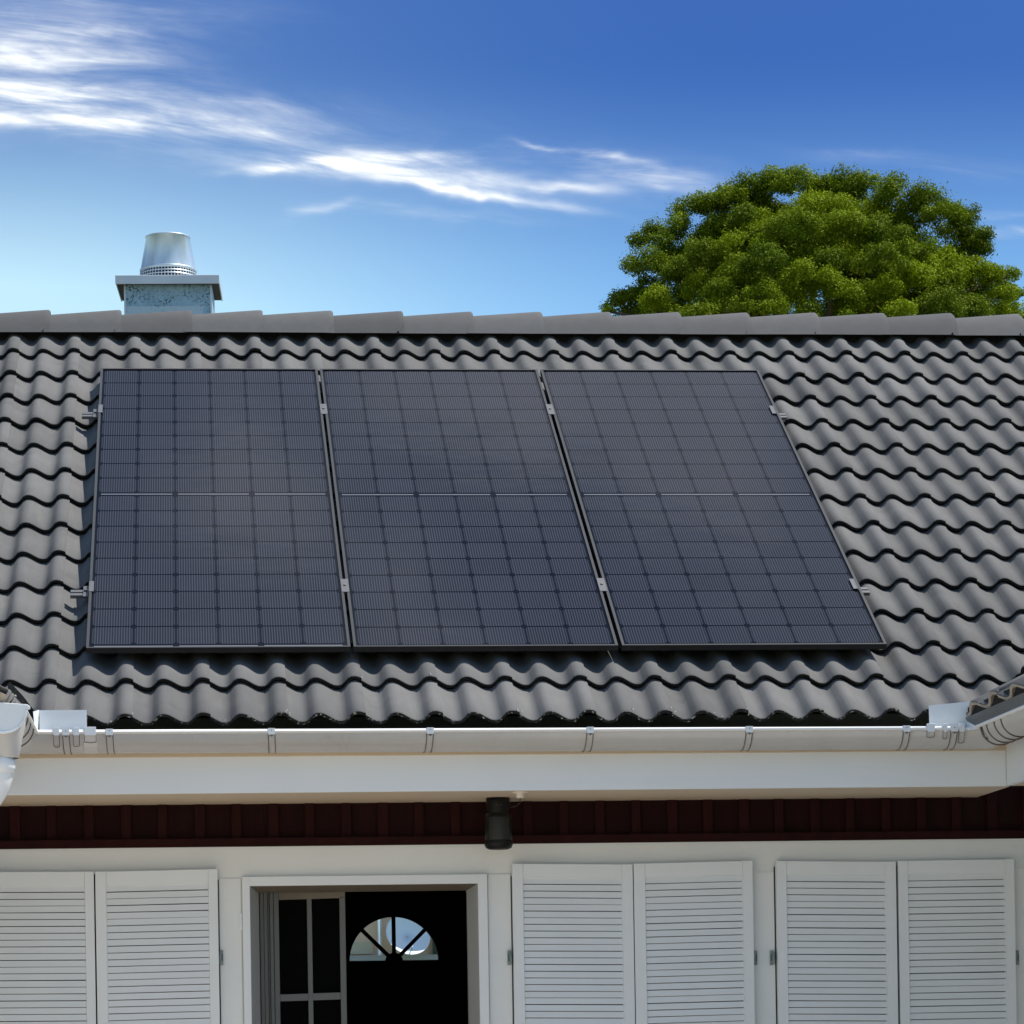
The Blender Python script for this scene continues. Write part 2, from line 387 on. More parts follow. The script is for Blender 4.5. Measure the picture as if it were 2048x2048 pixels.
# ------------------------------------------------------------------ the house
H = empty('house', (1.3, 13.65, 0))
tag(H, 'white single storey house with grey tiled roof, zinc gutters and louvred shutters', 'house')
OX, OY, OZ = -.8322, 13.0236, 2.8495
G = .3395; CT, ST = math.cos(R(30)), math.sin(R(30))
def roofpt(x, s, h): return (OX+x, OY+s*CT-h*ST, OZ+s*ST+h*CT)
def wave(x):
    p = 2*PI*(x+.027)/.15; c = .5+.5*math.cos(p+.16*(math.cos(p)-1)+.08)
    if math.sin(p) < 0: k_ = c*c*(3-2*c); c = .15*c+.85*k_*k_*(3-2*k_) if False else .1*c+.9*k_
    return -.0185+.037*c

def tiles(cols, rows, place, keep=None, eave_mat=2, seed=1, r0=0):
    """one mesh of interlocking double-roll tiles; each tile is its own curved shell"""
    rg = random.Random(seed)
    V = []; F = []; MI = []; SMO = []; TV = []
    nx = 22
    for r in range(r0, rows):
        for c in cols:
            if keep and not keep((c+.5)*.3, (r+.5)*G): continue
            tv = rg.random(); j1 = rg.uniform(-.0015, .0015); j2 = rg.uniform(-.0015, .0015); js = rg.uniform(-.003, .003); tl = .027 if r < 13 else .014
            x0 = c*.3; s0 = r*G+js; th = .0185
            ss = [(0, -.0045), (.006, 0.0), (.17, None), (G+.02, None)]
            b = len(V)
            for (ds, off) in ss:
                for i in range(nx+1):
                    fx = i/nx; x = x0+fx*.3005
                    h = wave(x)+.0075*fx**3-.002+j1*(1-fx)+j2*fx
                    h -= tl*max(0, ds-.006)/G
                    if off: h += off
                    V.append(place(x, s0+ds, h)); TV.append(tv)
            n1 = nx+1
            for k in range(3):
                for i in range(nx):
                    F.append((b+k*n1+i, b+k*n1+i+1, b+(k+1)*n1+i+1, b+(k+1)*n1+i)); MI.append(0); SMO.append(True)
            # nose face and its return underneath
            b2 = len(V); jag = [rg.uniform(-.0012, .0012) for _ in range(nx+1)]
            for (ds, dh) in ((0, -.0045), (.002, -th), (.07, -th-.004)):
                for i in range(nx+1):
                    fx = i/nx; x = x0+fx*.3005
                    h = wave(x)+.0075*fx**3-.002+j1*(1-fx)+j2*fx+dh+(jag[i] if dh < -.01 else 0)
                    V.append(place(x, s0+ds, h)); TV.append(tv)
            for k in range(2):
                for i in range(nx):
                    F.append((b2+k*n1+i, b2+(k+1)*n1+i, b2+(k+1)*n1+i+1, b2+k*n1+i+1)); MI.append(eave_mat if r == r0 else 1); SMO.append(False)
            # right-hand lap edge
            b3 = len(V)
            for ds in (0.0, .006, .17, G+.01):
                for dh in (0, -.009):
                    h = wave(x0+.3005)+.0075-.002+j2-tl*max(0, ds-.006)/G+dh-(.0045 if ds == 0 else 0)
                    V.append(place(x0+.3005, s0+ds, h)); TV.append(tv)
            for k in range(3):
                F.append((b3+2*k, b3+2*k+1, b3+2*k+3, b3+2*k+2)); MI.append(4); SMO.append(False)
            if rg.random() < .09 or (r == r0 and rg.random() < .35):
                for q in range(rg.randint(2, 6)):
                    cx = x0+.3*rg.choice([1, 1, rg.random()])+rg.uniform(-.012, .012); cs = s0+rg.uniform(-.002, .03); z = rg.uniform(.002, .006); fx = max(0, min(1, (cx-x0)/.3))
                    hh = wave(cx)+.0075*fx**3-.002; b4 = len(V)
                    for (ax, ay, az) in ((z, 0, 0), (-z, z*.5, 0), (-z*.2, -z, 0), (0, 0, z*1.2)):
                        V.append(place(cx+ax, cs+ay, hh+az)); TV.append(tv)
                    for f4 in ((0, 1, 3), (1, 2, 3), (2, 0, 3)): F.append(tuple(b4+i for i in f4)); MI.append(5); SMO.append(False)
    me = bpy.data.meshes.new('tiled_roof'); me.from_pydata(V, [], F)
    me.polygons.foreach_set('material_index', MI); me.polygons.foreach_set('use_smooth', SMO)
    a = me.attributes.new('tv', 'FLOAT', 'POINT'); a.data.foreach_set('value', TV); me.update()
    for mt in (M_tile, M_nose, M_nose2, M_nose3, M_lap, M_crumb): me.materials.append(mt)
    return me
def link(name, me, parent):
    o = bpy.data.objects.new(name, me); COL.objects.link(o); o.parent = parent
    bpy.context.view_layer.update(); o.matrix_parent_inverse = parent.matrix_world.inverted(); return o

XL, XR = -.655, 3.005          # eave lines of the two side wings
def keep_main(x, s):
    X = OX+x; Yp = s*CT
    return X > XL-Yp-.14 and X < XR+Yp+.16
roof = link('roof', tiles(range(-15, 31), 14, roofpt, keep_main), H)
# underlay + rear slope
RIDGE_S = 4.80
u = MB()
def rp(x, s, h): return roofpt(x, s, h)
u.add([rp(.1, .12, -.06), rp(3.9, .12, -.06), rp(8.7, RIDGE_S, -.075), rp(-4.6, RIDGE_S, -.075)], [(0, 1, 2, 3)])
ry, rz = OY+RIDGE_S*CT, OZ+RIDGE_S*ST
u.add([(OX-4.6, ry+.02, rz), (OX+8.7, ry+.02, rz), (OX+8.7, ry+4.3, rz-2.46), (OX-4.6, ry+4.3, rz-2.46)], [(0, 1, 2, 3)], 1)
u.build('roof_underlay', [M_under, M_tile], roof)
# wings: right wing rises to +X, left wing rises to -X; eaves run along Y
YE = 13.02
def right_pt(x, s, h): return (XR+s*CT-h*ST, YE+.03-x*2.2, OZ+s*ST+h*CT)
def left_pt(x, s, h): return (XL-s*CT+h*ST, YE-.95+x, OZ+s*ST+h*CT)
o = link('wing_roof', tiles(range(-6, 10), 6, right_pt, lambda x, s: -x*2.2 < s*CT-.1, eave_mat=3, seed=5), H)
o = link('wing_roof', tiles(range(0, 9), 6, left_pt, lambda x, s: x-.95 < s*CT-.1, eave_mat=3, seed=6), H)
# valley flashing (black rubber/metal trough visible at both inner corners)
fl = MB()
fl.prism([(XR-.02, YE+.00, OZ-.045), (XR+.03, YE-.05, OZ-.045), (XR+1.4, YE+1.3, OZ+.72), (XR+1.3, YE+1.4, OZ+.72)], (0, 0, .004)); fl.build('valley_flashing', M_black, roof); fl = MB()
fl.prism([(XL+.03, YE+.02, OZ-.06), (XL-.04, YE-.06, OZ-.06), (XL-1.4, YE+1.3, OZ+.71), (XL-1.3, YE+1.4, OZ+.71)], (0, 0, .004)); fl.build('valley_flashing', M_black, roof); fl = MB()
pts = [(-.585, 12.97, 2.815), (-.60, 12.94, 2.850), (-.625, 12.90, 2.880), (-.650, 12.84, 2.912), (-.69, 12.72, 2.950)]
fl.sweep([(0, -.022), (.0, 0), (.010, .004)], pts, [((1, 0, 0), (0, 0, 1))]*5)
fl.build('rubber_strip', M_black, roof)
# ridge caps
rc = MB(); rjx = [-.686+.3573*k for k in range(-10, 23)]
for k, xj in enumerate(rjx):
    L = .40; rot = random.uniform(-.004, .004); dz = random.uniform(-.002, .002)
    prof = lambda sc: [(-.178, -.028), (-.147, .020*sc), (-.114, .060*sc), (-.078, .090*sc), (-.03, .110*sc), (.03, .110*sc), (.078, .090*sc), (.114, .060*sc), (.150, 0)]
    n = 9; V = []
    st = [(-L, .80, .0), (-.03, 1.05, 0), (-.008, 1.055, 0), (0, 1.0, 0)]
    for (dx, sc, _) in st:
        for (a, b) in prof(sc):
            xx = xj+dx
            if dx == 0 and b < .01: xx -= .0
            if dx > -.02 and b < .02: xx -= .034
            V.append((xx, ry+.0+a, rz-.035+b+dz+rot*dx))
    F = []
    for j in range(len(st)-1):
        for i in range(n-1): F.append((j*n+i, j*n+i+1, (j+1)*n+i+1, (j+1)*n+i))
    b0 = len(V)
    for (a, b) in prof(.86):
        xx = xj-.004-(.034 if b < .02 else 0); V.append((xx, ry+a, rz-.035+b+dz))
    for i in range(n-1): F.append((3*n+i, 3*n+i+1, b0+i+1, b0+i))
    rc.add(V, F, 0, True)
    # underside lip thickness along the front
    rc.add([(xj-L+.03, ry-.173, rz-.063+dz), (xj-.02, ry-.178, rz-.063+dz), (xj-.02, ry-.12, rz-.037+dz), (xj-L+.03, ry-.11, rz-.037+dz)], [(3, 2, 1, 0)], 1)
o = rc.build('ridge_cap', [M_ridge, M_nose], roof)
md = o.modifiers.new('edge', 'EDGE_SPLIT'); md.split_angle = R(50)
rb = MB(); rb.box(OX-4.6, OX+8.7, ry-.09, ry+.09, rz-.12, rz-.015); rb.build('ridge_void_block', M_under, roof)  # added dark block standing in for the shaded void below the caps

# walls
WY = 13.65; ZT = 2.385
wl = MB()
DX0, DX1, DZ = .217, 1.144, 2.224            # opening
wl.box(-6, DX0-.005, WY, WY+.25, 0, ZT); wl.box(DX1+.005, 8, WY, WY+.25, 0, ZT); wl.box(DX0-.005, DX1+.005, WY, WY+.25, DZ+.004, ZT)
wl.build('wall', M_wall, H)
# faint raised casing between / round the shutters
for a, b, c in ((.094, .182, 2.257), (1.186, 1.279, 2.262), (2.275, 2.368, 2.258), (3.37, 3.60, 2.262)):
    cs = MB(); cs.box(a, b, WY-.006, WY-.0005, .02, c); cs.build('casing_board', M_wall, H, bevel=.001)
# side / rear walls, floor and ceiling: closes the dark room
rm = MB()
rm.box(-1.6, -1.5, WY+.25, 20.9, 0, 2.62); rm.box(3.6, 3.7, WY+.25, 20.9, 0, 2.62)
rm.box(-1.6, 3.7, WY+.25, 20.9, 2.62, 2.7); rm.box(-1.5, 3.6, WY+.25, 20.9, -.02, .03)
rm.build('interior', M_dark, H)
rw = MB(); FX, FZ, FR_ = 1.220, 2.103, .277
rw.box(-6, FX-.45, 20.9, 21.1, 0, 2.75); rw.box(FX+.45, 8, 20.9, 21.1, 0, 2.75); rw.box(FX-.45, FX+.45, 20.9, 21.1, 2.6, 2.75)
rw.box(-6, -5.8, WY+.25, 20.9, 0, 2.75); rw.box(7.8, 8, WY+.25, 20.9, 0, 2.75)
rw.build('rear_wall', M_wall, H)
# back door with a fanlight of four panes
bd = MB(); N_ = 28
out = [(FX-.45, 0), (FX+.45, 0), (FX+.45, 2.6), (FX-.45, 2.6)]
bd.box(FX-.45, FX+.45, 20.84, 20.90, 0.03, FZ)
vs = []; fs = []
for y in (20.84, 20.90):
    for i in range(N_+1):
        a = PI*i/N_; vs.append((FX+FR_*math.cos(a), y, FZ+FR_*math.sin(a)))
    for i in range(N_+1):
        a = PI*i/N_; cx, sz = math.cos(a), math.sin(a)
        t = min(.45/max(abs(cx), 1e-6), (2.6-FZ)/max(sz, 1e-6)); vs.append((FX+t*cx, y, FZ+t*sz))
n = N_+1
for i in range(N_):
    fs += [(i, i+1, n+i+1, n+i), (2*n+i, 3*n+i, 3*n+i+1, 2*n+i+1), (i, 2*n+i, 2*n+i+1, i+1)]
bd.add(vs, fs)
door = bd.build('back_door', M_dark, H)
bars = MB()
for a in (45, 90, 135):
    a = R(a); d = Vector((math.cos(a), 0, math.sin(a))); w = Vector((-d.z, 0, d.x))*.012
    p0 = Vector((FX, 20.835, FZ)); p1 = p0+d*(FR_+.005)
    bars.prism([p0-w, p1-w, p1+w, p0+w], (0, .03, 0))
bars.prism([Vector((FX+.055*math.cos(R(a)), 20.832, FZ+.055*math.sin(R(a)))) for a in range(0, 181, 20)], (0, .034, 0))
bars.box(FX-FR_, FX+FR_, 20.832, 20.87, FZ-.012, FZ+.006)
bars.build('glazing_bar', M_dark, door)
gp = MB(); gp.prism([(FX+FR_*math.cos(R(a)), 20.866, FZ+FR_*math.sin(R(a))) for a in range(0, 181, 12)], (0, .004, 0))
gp.build('pane', M_glass, door)

# door frame with splayed reveals
df = MB()
df.box(.187, DX0, WY-.024, WY-.0008, .02, 2.262); df.box(DX1, 1.182, WY-.024, WY-.0008, .02, 2.262); df.box(DX0, DX1, WY-.024, WY-.0008, DZ, 2.262)
fy0, fy1 = WY-.02, WY+.17
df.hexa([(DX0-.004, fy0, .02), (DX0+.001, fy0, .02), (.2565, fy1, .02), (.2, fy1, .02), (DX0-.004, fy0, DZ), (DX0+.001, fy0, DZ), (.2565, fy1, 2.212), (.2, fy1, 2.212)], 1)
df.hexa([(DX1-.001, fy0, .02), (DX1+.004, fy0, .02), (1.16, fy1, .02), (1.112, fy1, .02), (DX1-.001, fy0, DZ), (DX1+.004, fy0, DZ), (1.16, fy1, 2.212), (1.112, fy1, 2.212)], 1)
df.hexa([(DX0, fy0, DZ-.001), (DX1, fy0, DZ-.001), (1.12, fy1, 2.205), (.25, fy1, 2.205), (DX0, fy0, DZ+.003), (DX1, fy0, DZ+.003), (1.12, fy1, 2.25), (.25, fy1, 2.25)], 2)
M_reveal = mat('reveal_shade', (.52, .52, .50), .55, var=.03)  # greyer than the frame: shade of the recess put into the colour
M_lintel = mat('lintel_brown', (.17, .145, .11), .6, var=.1)  # darker brown on the head reveal and the leaf's top rail
dfo = df.build('door_frame', [M_shut, M_reveal, M_lintel], H, bevel=.0012)
kp = MB(); kp.box(.171, .1865, WY-.012, WY-.001, 2.045, 2.115); kp.box(.176, .185, WY-.018, WY-.011, 2.06, 2.09)
kp.build('latch_keep', M_shut, dfo, bevel=.001)
# the open glazed leaf standing in the left half
cy = 13.87; lf = MB(); M_leaf = mat('leaf_paint', (.13, .13, .12), .5, var=.03)
def cbox(x0, x1, z0, z1, y0=cy, y1=cy+.045, m=0): lf.box(x0, x1, y0, y1, z0, z1, m, .02, .25)
for (a, b, d) in ((.2605, .276, 0), (.277, .292, .006), (.294, .300, .014), (.3015, .316, .004), (.318, .339, .010)):
    lf.box(a, b, cy-.01+d, cy+.05, .03, 2.212)
cbox(.339, .613, 2.176, 2.206, m=1); cbox(.455, .475, .1, 2.178); cbox(.589, .613, .1, 2.178, cy-.004)
for zz in (1.772, 1.36, .95, .54): cbox(.339, .609, zz-.0145, zz+.0145, cy+.002)
cbox(.339, .613, .03, .12)
leaf = lf.build('glazed_leaf', [M_leaf, M_lintel], H, bevel=.0015)
pn = MB(); pn.box(.339, .60, cy+.02, cy+.024, .1, 2.178)
def dark_glass():
    m = mat('leaf_glass', (.004, .004, .004), .3, spec=0.0); return m
pn.build('pane', dark_glass(), leaf)

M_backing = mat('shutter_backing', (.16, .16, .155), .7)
# shutters ------------------------------------------------------------
def shutter(x0, x1, ztop, sh, lv0, lv1, yoff=0.0, hinge=None):
    y0, y1 = WY-.045-yoff, WY-.010-yoff; zb = .06; xm = (x0+x1)/2
    f = MB(); zr = ztop-.058
    f.box(x0, lv0, y0, y1, zb, ztop, 0, sh, xm); f.box(lv1, x1, y0, y1, zb, ztop, 0, sh, xm)
    f.box(lv0+.0002, lv1-.0002, y0+.0012, y1, zr, ztop-.0004, 0, sh, xm); f.box(lv0+.0002, lv1-.0002, y0+.0012, y1, zb, zb+.09, 0, sh, xm)
    # slim bead along the louvre opening
    f.box(lv0-.0035, lv0-.001, y0-.0014, y0+.002, zb+.05, ztop, 0, sh, xm); f.box(lv1+.001, lv1+.0035, y0-.0014, y0+.002, zb+.05, ztop, 0, sh, xm)
    fo = f.build('shutter', M_shut, H, bevel=.0014)
    sl = MB(); p = .0272; z = zr-.001; k = 0
    while z-p > zb+.09:
        j = random.uniform(-.0006, .0006); jt = random.uniform(-.0007, .0007)
        a = lv0-.0005; b = lv1+.0005
        def P(x, y, zz): return (x, y, zz+sh*(x-xm)+(jt*(x-a)/(b-a)))
        zt, zbm = z+j, z-p+.0043+j
        sl.hexa([P(a, y0+.0022, zbm), P(b, y0+.0022, zbm), P(b, y0+.0092, zbm-.0005), P(a, y0+.0092, zbm-.0005),
                 P(a, y0+.0080, zt+.001), P(b, y0+.0080, zt+.001), P(b, y0+.0150, zt+.001), P(a, y0+.0150, zt+.001)])
        z -= p
    sl.build('slats', M_shut, fo)
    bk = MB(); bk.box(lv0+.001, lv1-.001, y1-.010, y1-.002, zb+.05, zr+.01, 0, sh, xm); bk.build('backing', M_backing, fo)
    if hinge:
        hx, hz, sd_ = hinge
        for zc in (hz, .75):
            h = MB()
            h.box(hx-.007, hx+.007, WY-.02, WY-.0065, zc-.030, zc+.030); h.tube([(hx-.006*sd_, WY-.026, zc-.026), (hx-.006*sd_, WY-.026, zc+.026)], .0042, 8)
            for dz in (-.022, .022): h.box(hx-.002, hx+.002, WY-.0215, WY-.018, zc+dz-.002, zc+dz+.002)
            h.box(hx+.001*sd_, hx+.0045*sd_, WY-.0212, WY-.019, zc-.014, zc+.014, 1)
            h.build('hinge', [M_hinge, M_black], fo, bevel=.001)
    return fo
shutter(-.90, -.408, 2.291, -.008, -.855, -.445)
shutter(-.402, .088, 2.291, .012, -.358, .050, hinge=(.099, 1.936, 1))
shutter(1.284, 1.777, 2.298, -.017, 1.327, 1.731, hinge=(1.268, 1.920, -1))
shutter(1.781, 2.272, 2.300, .014, 1.828, 2.229, hinge=(2.283, 1.906, 1))
shutter(2.371, 2.868, 2.297, -.018, 2.412, 2.822, hinge=(2.350, 1.905, -1))
shutter(2.877, 3.364, 2.297, .004, 2.918, 3.322, hinge=(3.377, 1.892, 1))
for a, b in ((-.4085, -.4015), (1.7765, 1.7815), (2.8675, 2.8775), (.0885, .0925), (1.279, 1.2835), (2.2725, 2.2745), (2.3655, 2.3705)):
    gb = MB(); gb.box(a, b, WY-.008, WY-.0062, .06, 2.252 if b-a < .0048 else 2.28); gb.build('joint_gap', M_black, H)

# eaves: brown boarding, ledger, soffit, fascia
br = MB(); br.box(-6, 8, WY+.03, WY+.05, ZT, 2.60); br.box(-6, 8, WY-.01, WY+.03, ZT+.001, ZT+.034, 1)
x = -5.92
while x < 8:
    br.box(x-.019, x+.019+random.uniform(-.003, .003), WY+.012, WY+.031, ZT+.034, 2.60, 1); x += .1485
br.build('eaves_boarding', [M_brown, M_brown2], H)
XWL, XWR = XL-.10, XR+.205
ea = MB(); ea.box(XWL-.02, XWR+.02, 13.115, WY+.03, 2.560, 2.585)
ea.box(XWR+.026, XWR+.60, 9, 13.11, 2.562, 2.587); ea.box(XWL-.60, XWL-.026, 12.1, 13.11, 2.562, 2.587)
ea.build('soffit', M_soffit, H)
fa = MB(); fa.box(XWL-.0, XWR+.0, 13.09, 13.115, 2.560, 2.80); fa.box(XWL-.02, XWR, 13.082, 13.0895, 2.700, 2.80, 1)  # second box: beige strip painting in the shade below the gutter
fa.box(XWR, XWR+.025, 9, 13.0895, 2.561, 2.80); fa.box(XWL-.025, XWL, 12.1, 13.0895, 2.561, 2.80)
fa.build('fascia', [M_fascia, M_soffit], H, bevel=.002)
# wing walls far side (outside the photo, closes the volume)
ww = MB(); ww.box(XWR+.60, XWR+.8, 9, WY, 0, 2.6); ww.build('wing_wall', M_wall, H)
ww = MB(); ww.box(XWL-.8, XWL-.60, 12.1, WY, 0, 2.6); ww.box(XWL-3, XWL-.8, 12.1, 12.3, 0, 2.6); ww.build('wing_wall', M_wall, H)

# gutter ------------------------------------------------------------
GR = .074; GY, GZ = 13.004, 2.785
gprof = []
for i in range(13):
    a = PI+PI*i/12; gprof.append((math.cos(a)*GR, math.sin(a)*GR))
gprof[0] = (-GR, 0); lipc = []
for i in range(9):
    a = -PI*.1+2*PI*i/9*.95; lipc.append((-GR-.001+.0085*math.cos(a), .0015+.0085*math.sin(a)))
gprofB = gprof+[(GR, .018)]
# mitred run: left wing piece, main run, right wing piece (y outward = away from the fascia)
gxl, gxr = -.672, 3.116
path = [((gxl, 12.10, GZ), ((-1, 0, 0), (0, 0, 1))), ((gxl, GY, GZ), ((-1, 1, 0), (0, 0, 1))), ((gxr, GY, GZ-.012), ((1, 1, 0), (0, 0, 1))), ((gxr, 9.0, GZ-.012), ((1, 0, 0), (0, 0, 1)))]
gt = MB()
P_ = [p for p, f in path]; FR2 = [f for p, f in path]
gt.sweep(gprofB, P_, FR2, 0)
gi = [(a*.965, b*.965+.0005) for a, b in gprofB]
gt.sweep(gi[::-1], P_, FR2, 1)
gt.sweep(lipc, P_, FR2, 2, closed=True)
M_lip = mat('gutter_bead_sunlit', (.83, .83, .82), .3, spec=.6)  # lighter than the gutter: sun on the lip put into the colour
gut = gt.build('gutter', [M_gutter, M_gutter_in, M_lip], H)
# expansion / joint bands on the main run and the wing pieces
def band(mb, x, w, ro=.0022, a0=1.0, m=0, zc=GZ, z1=0):
    pr = []
    for i in range(15):
        a = PI*1.0+PI*.92*i/14*a0; pr.append((math.cos(a)*(GR+ro), math.sin(a)*(GR+ro)))
    for xx, yy in ((x-w/2, x+w/2),): mb.sweep(pr, [(xx, GY, zc-.003*(xx+.6)/3.7*1), (yy, GY, zc-.003*(xx+.6)/3.7)], [((0, 1, 0), (0, 0, 1))]*2, m)
def zrun(x): return GZ-.012*(x-gxl)/(gxr-gxl)
def hbracket(x, w=.0255):
    b = MB(); z = zrun(x)
    for sx in (-w/2, w/2):
        pts = []
        for i in range(13):
            a = PI+PI*.80*i/12; pts.append((x+sx-(.010*i/12 if x > .5 else -.006*i/12), GY+math.cos(a)*(GR+.003), z+math.sin(a)*(GR+.003)))
        b.tube(pts, .0016, 6, 0)
    b.box(x-w/2-.001, x+w/2+.001, GY-GR-.012, GY-GR+.008, z+.0035, z+.0125, 1)
    b.box(x-w/2-.001, x+w/2+.001, GY-GR-.0125, GY-GR-.0105, z-.012, z+.0120, 1)
    b.box(x-.002, x+.002, GY-GR-.0135, GY-GR-.0125, z+.003, z+.006, 0)
    b.prism([(x-.009, GY-GR-.0112, z-.012), (x, GY-GR-.0112, z-.021), (x+.009, GY-GR-.0112, z-.012)], (0, .002, 0), 0)
    b.build('gutter_bracket', [M_clip, M_plate], gut)
for x in (-.319, .299, .910, 1.531, 2.154, 2.776, -.484, 2.965): hbracket(x)
def strap(x, w, L):   # U-shaped union clip hanging over the bead
    b = MB(); z = zrun(x)
    for sx in (-w/2, w/2):
        pts = [(x+sx, GY+math.cos(PI+a)*(GR+.003), z+math.sin(PI+a)*(GR+.003)) for a in np.linspace(0, L, 8)]
        b.tube(pts, .0012, 5, 0)
    a = L; yy, zz = GY+math.cos(PI+a)*(GR+.003), z+math.sin(PI+a)*(GR+.003)
    b.tube([(x-w/2, yy, zz), (x, yy-.001, zz-.003), (x+w/2, yy, zz)], .0014, 5, 0)
    b.box(x-w/2, x+w/2, GY-GR-.0125, GY-GR+.004, z+.002, z+.020, 1)
    b.box(x-w/2, x+w/2, GY-GR-.0130, GY-GR-.0110, z-.012, z+.0195, 1)
    b.build('gutter_clip', [M_clip, M_plate], gut, bevel=.0006)
for x, w, L in ((-.52, .022, .75), (-.445, .023, .72), (-.392, .044, .50), (2.872, .030, .42), (2.929, .016, .5), (2.995, .022, .75)): strap(x, w, L)
for x, w in ((-.392, .052), (2.85, .05)): sm = MB(); band(sm, x, w, .0018); sm.build('gutter_sleeve', M_gutter, gut)
# joint rings on the two wing pieces
def ringY(gx, sgn, y, z):
    b = MB(); pts = []
    for i in range(17):
        a = PI+PI*i/16; pts.append((gx+sgn*math.cos(a)*(GR+.0025), y, z+math.sin(a)*(GR+.0025)))
    b.tube(pts, .0026, 6, 0); b.build('gutter_ring', M_clip, gut)
for y in (12.72, 12.50, 12.30): ringY(gxl, -1, y, GZ)
for y in (12.80, 12.70, 12.58, 12.47): ringY(gxr, 1, y, GZ-.012)
b = MB(); b.tube([(gxr-GR-.004, 12.78, GZ-.02), (gxr-GR+.002, 12.76, GZ-.06), (gxr-GR+.02, 12.78, GZ-.066)], .004, 6); b.build('gutter_clip', M_clip, gut)
# end cap of the left piece
ec = MB(); cp = [(gxl+math.cos(a)*(GR+.004), 12.092, GZ+math.sin(a)*(GR+.004)) for a in np.linspace(PI, 2*PI, 20)]
cp = [(gxl-GR-.004, 12.092, GZ+.034)]+cp+[(gxl+GR+.020, 12.092, GZ+.004), (gxl+GR+.020, 12.092, GZ+.014), (gxl+GR+.010, 12.092, GZ+.021)]
ec.prism(cp, (0, .008, 0))
ec.sweep([(-.004, -.004), (.004, -.004), (.004, .004), (-.004, .004)], [(gxl+math.cos(a)*(GR+.006), 12.090, GZ+math.sin(a)*(GR+.006)) for a in np.linspace(PI, 2*PI, 20)],
         [((math.cos(a), 0, math.sin(a)), (0, 1, 0)) for a in np.linspace(PI, 2*PI, 20)], closed=True)
ec.build('end_cap', M_plate, gut, bevel=.002)
# outlet hopper and downpipe
hp = MB(); oy = 12.20
rows_ = [(GR+.004, .105, -.005), (GR+.002, .10, -.05), (.062, .075, -.105), (.052, .054, -.158), (.050, .050, -.162)]
V = []; F = []; n = 28
for (rx, ry_, dz) in rows_:
    for i in range(n):
        a = 2*PI*i/n; V.append((gxl-.005+rx*math.cos(a), oy+ry_*math.sin(a), GZ+dz))
for j in range(4):
    for i in range(n): F.append((j*n+i, j*n+(i+1) % n, (j+1)*n+(i+1) % n, (j+1)*n+i))
hp.add(V, F, 0, True)
hp.build('outlet', M_gutter, gut)
px = gxl-.025
dp = MB(); pp = [(px, oy, GZ-.158), (px, oy, GZ-.21), (px-.012, oy, GZ-.26), (px-.05, oy+.0, GZ-.315), (px-.12, oy+.0, GZ-.37), (px-.22, oy+.0, GZ-.43), (px-.27, oy, GZ-.48), (px-.285, oy, GZ-.55), (px-.285, oy, .06)]
dp.tube(pp, .053, 24)
dpo = dp.build('downpipe', mat('white_glossy_pipe', (.82, .84, .84), .18, spec=.6), H)
so_ = MB(); so_.lathe((px, oy, GZ-.215), [(.0535, 0), (.0575, .002), (.0575, .052), (.0535, .055)], 28); so_.build('pipe_socket', M_plate, dpo)
# splash plates standing in the gutter at both inner corners
sp = MB(); sp.box(-.585, -.405, 12.952, 12.955, 2.775, 2.872)
sp.prism([(-.585, 12.950, 2.874), (-.590, 12.95, 2.80), (-.575, 12.95, 2.76), (-.60, 12.90, 2.79), (-.605, 12.88, 2.86)], (0, .002, 0))
sc_ = [(-.6+.008*math.cos(t)*(1-t/9), 12.95, 2.872+.008*math.sin(t)*(1-t/9)) for t in np.linspace(0, 6, 14)]
sp.sweep([(0, -.02), (0, .02)], sc_, [((1, 0, 0), (0, 1, 0))]*14)
sp.build('splash_plate', M_plate, gut, bevel=.0008)
sp = MB(); sp.prism([(2.874, 12.955, 2.76), (3.014, 12.955, 2.76), (3.052, 12.955, 2.884), (2.872, 12.955, 2.868)], (0, .002, 0))
sp.prism([(3.050, 12.955, 2.888), (3.012, 12.953, 2.765), (3.054, 12.80, 2.765), (3.092, 12.80, 2.872)], (.002, 0, 0))
sp.build('splash_plate', M_plate, gut)
# drip strip, then a black sheet painting in the shade under the wing tiles
vb = MB(); vb.prism([(XR+.06, 12.97, OZ-.115), (XR+.06, 9.2, OZ-.115), (XR+.012, 9.2, OZ-.032), (XR+.012, 12.97, OZ-.032)], (.003, 0, 0), 0)
M_lead = mat('dark_zinc_strip', (.12, .13, .14), .4, metal=.4, var=.15, vscale=6)
vb.build('drip_strip', M_lead, gut)
vf = MB(); vf.box(XR+.022, XR+.024, 9.2, 13.02, OZ-.034, OZ+.010); vf.build('eave_void_sheet', M_under, roof)

# chimney -------------------------------------------------------------
CX, CY = -.097, 17.85; crot = Matrix.Translation((CX, 17.6, 0)) @ Matrix.Rotation(R(-2.6), 4, 'Z') @ Matrix.Translation((-CX, -17.6, 0))
def crotmb(mb): mb.v = [tuple(crot @ Vector(p)) for p in mb.v]; return mb
sh = MB(); sh.box(-.323, .129, 17.655, 18.01, 4.6, 5.575)
for xx in (-.326, .122): sh.box(xx, xx+.010, 17.650, 17.662, 4.6, 5.574, 1)
sh.box(.1295, .1325, 17.66, 18.0, 4.6, 5.574, 2)
shaft = crotmb(sh).build('chimney', [M_shaft, M_cap, mat('chimney_side_sheet', (.45, .58, .63), .4, metal=.3)], H, bevel=.002)
cpm = MB(); cpm.box(-.365, .172, 17.605, 18.045, 5.582, 5.611)
cpm.box(-.367, .174, 17.600, 17.606, 5.566, 5.613)
cpm.box(-.367, -.361, 17.606, 18.045, 5.572, 5.612); cpm.box(.168, .174, 17.606, 18.045, 5.572, 5.612)
cpm.box(-.360, .167, 17.61, 18.04, 5.576, 5.5815, 1)
